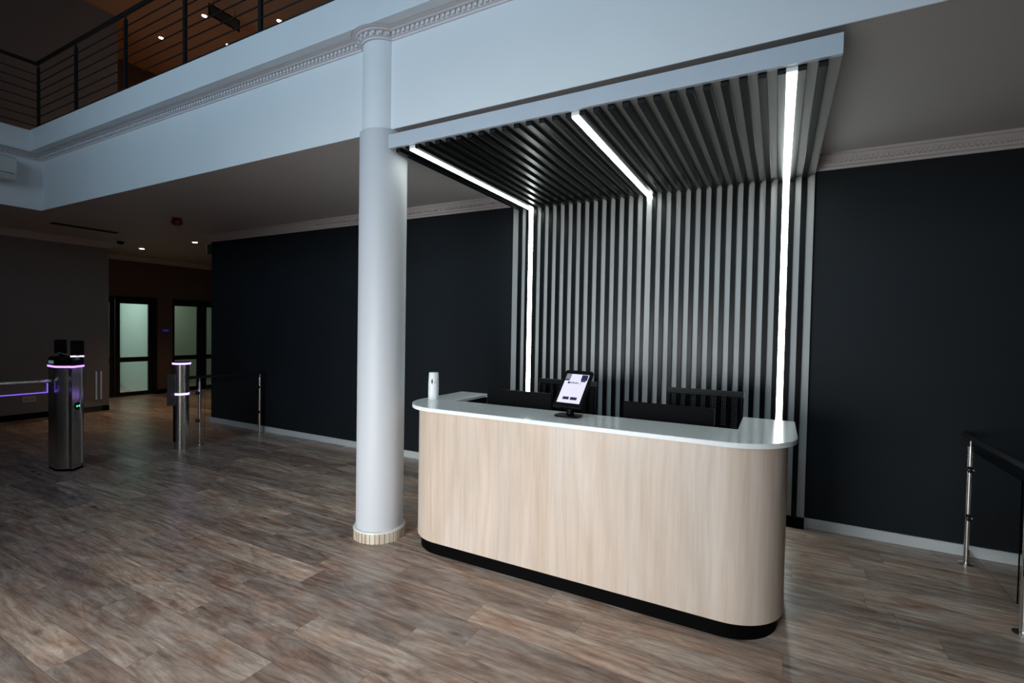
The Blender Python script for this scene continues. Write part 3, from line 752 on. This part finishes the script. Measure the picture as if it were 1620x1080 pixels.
o = thing('fire_sounder', (-7.78, -1.02, ZC), 'dark red fire alarm sounder on the ceiling left of the column', 'fire alarm')
MB().lathe(0, 0, [(0.062, 0), (0.062, -0.025), (0.045, -0.03)], 32).build('base', 'red', o, smooth=True, org=(0, 0, 0))
MB().lathe(0, 0, [(0.048, -0.028), (0.072, -0.04), (0.072, -0.07), (0.055, -0.10), (0.03, -0.108)], 32).build('horn', 'red', o, smooth=True, org=(0, 0, 0))
o = thing('dome_camera', (-10.71, -0.47, ZC), 'white dome security camera with dark lens on the ceiling by the taupe wall', 'security camera')
MB().lathe(0, 0, [(0.08, 0), (0.08, -0.035), (0.07, -0.045)], 32).build('housing', 'offwhite', o, smooth=True, org=(0, 0, 0))
MB().lathe(0, 0, [(0.06*math.cos(t), -0.045-0.06*math.sin(t)) for t in [PI/2*i/8*0.97 for i in range(9)]], 32).build('dome', 'plastic', o, smooth=True, org=(0, 0, 0))
o = thing('ceiling_vent', (-10.02, -1.25, ZC), 'long dark slot air vent in the ceiling near the taupe wall', 'air vent')
vf = MB(); vf.box(-0.13, 0.13, -0.46, -0.45, -0.008, -0.001); vf.box(-0.13, 0.13, 0.45, 0.46, -0.008, -0.001); vf.box(-0.13, -0.11, -0.46, 0.46, -0.008, -0.001); vf.box(0.11, 0.13, -0.46, 0.46, -0.008, -0.001)
vf.build('frame', 'ceil', o, org=(0, 0, 0))
B(-0.11, 0.11, -0.45, 0.45, -0.004, -0.001).build('slot', 'black', o, org=(0, 0, 0))
# exit signs
o = thing('exit_sign', (XWL-0.12, 0.06, 2.93), 'small green hanging exit sign at the corner of the charcoal wall', 'exit sign')
B(-0.10, 0.10, -0.008, 0.008, 0.0, 0.17).build('board', 'exitgreen', o, org=(0, 0, 0))
B(-0.112, -0.10, -0.012, 0.012, 0.0, 0.18).build('edge_strip', 'strip', o, org=(0, 0, 0))
MB().tube((0, 0, 0.17), (0, 0, ZC-2.93), 0.006, 8).build('hanger', 'strip', o, org=(0, 0, 0))
o = thing('hanging_sign', (-9.15, 0.5, 7.25), 'black framed sign hanging from the gallery ceiling beside the downlights', 'sign')
hs = MB(); hs.box(-0.01, 0.01, -0.29, 0.29, 0, 0.02); hs.box(-0.01, 0.01, -0.29, 0.29, 0.19, 0.21); hs.box(-0.01, 0.01, -0.29, -0.27, 0, 0.21); hs.box(-0.01, 0.01, 0.27, 0.29, 0, 0.21)
hs.build('frame', 'plastic', o, org=(0, 0, 0))
B(-0.005, 0.005, -0.27, 0.27, 0.02, 0.19).build('board', mat('sign_board', (0.05, 0.05, 0.04), 0.5), o, org=(0, 0, 0))
for y in (-0.2, 0.2): MB().tube((0, y, 0.2), (0, y, UP-7.25), 0.005, 8).build('hanger', 'plastic', o, org=(0, 0, 0))

# split air conditioner on the return bulkhead
ax = XB+0.005
o = thing('air_conditioner', (ax, -2.85, 3.53), 'white split air conditioner on the bulkhead at the left edge', 'air conditioner')
prof = [(0, 3.57), (0.10, 3.54), (0.16, 3.555), (0.20, 3.61), (0.21, 3.67), (0.20, 3.83), (0.17, 3.855), (0, 3.855)]
ym0, ym1 = -3.33, -2.41
b = MB(); n = len(prof)
b.add([(ax+p, ym0, z) for p, z in prof]+[(ax+p, ym1, z) for p, z in prof], [tuple(range(n)), tuple(range(n, 2*n))]+[(i, (i+1) % n, n+(i+1) % n, n+i) for i in range(n)])
b.build('casing', 'offwhite', o, bevel=0.008)
B(ax+0.11, ax+0.19, ym0+0.06, ym1-0.05, 3.535, 3.542).build('louvre', 'offwhite', o, bevel=0.002)
B(ax+0.205, ax+0.214, ym0+0.04, ym1-0.03, 3.625, 3.630).build('front_seam', 'plastic', o)

# wall socket
o = thing('wall_socket', (XL, -1.53, 0.30), 'double power socket low on the taupe wall left of the gate pedestal', 'socket')
B(XL, XL+0.012, -1.62, -1.44, 0.29, 0.40).build('plate', 'socket', o, bevel=0.004)
for k in (-0.04, 0.04):
    B(XL+0.012, XL+0.0135, -1.53+k-0.02, -1.53+k+0.02, 0.32, 0.36).build('outlet', mat('socket_outlet', (0.35, 0.30, 0.28), 0.5), o)
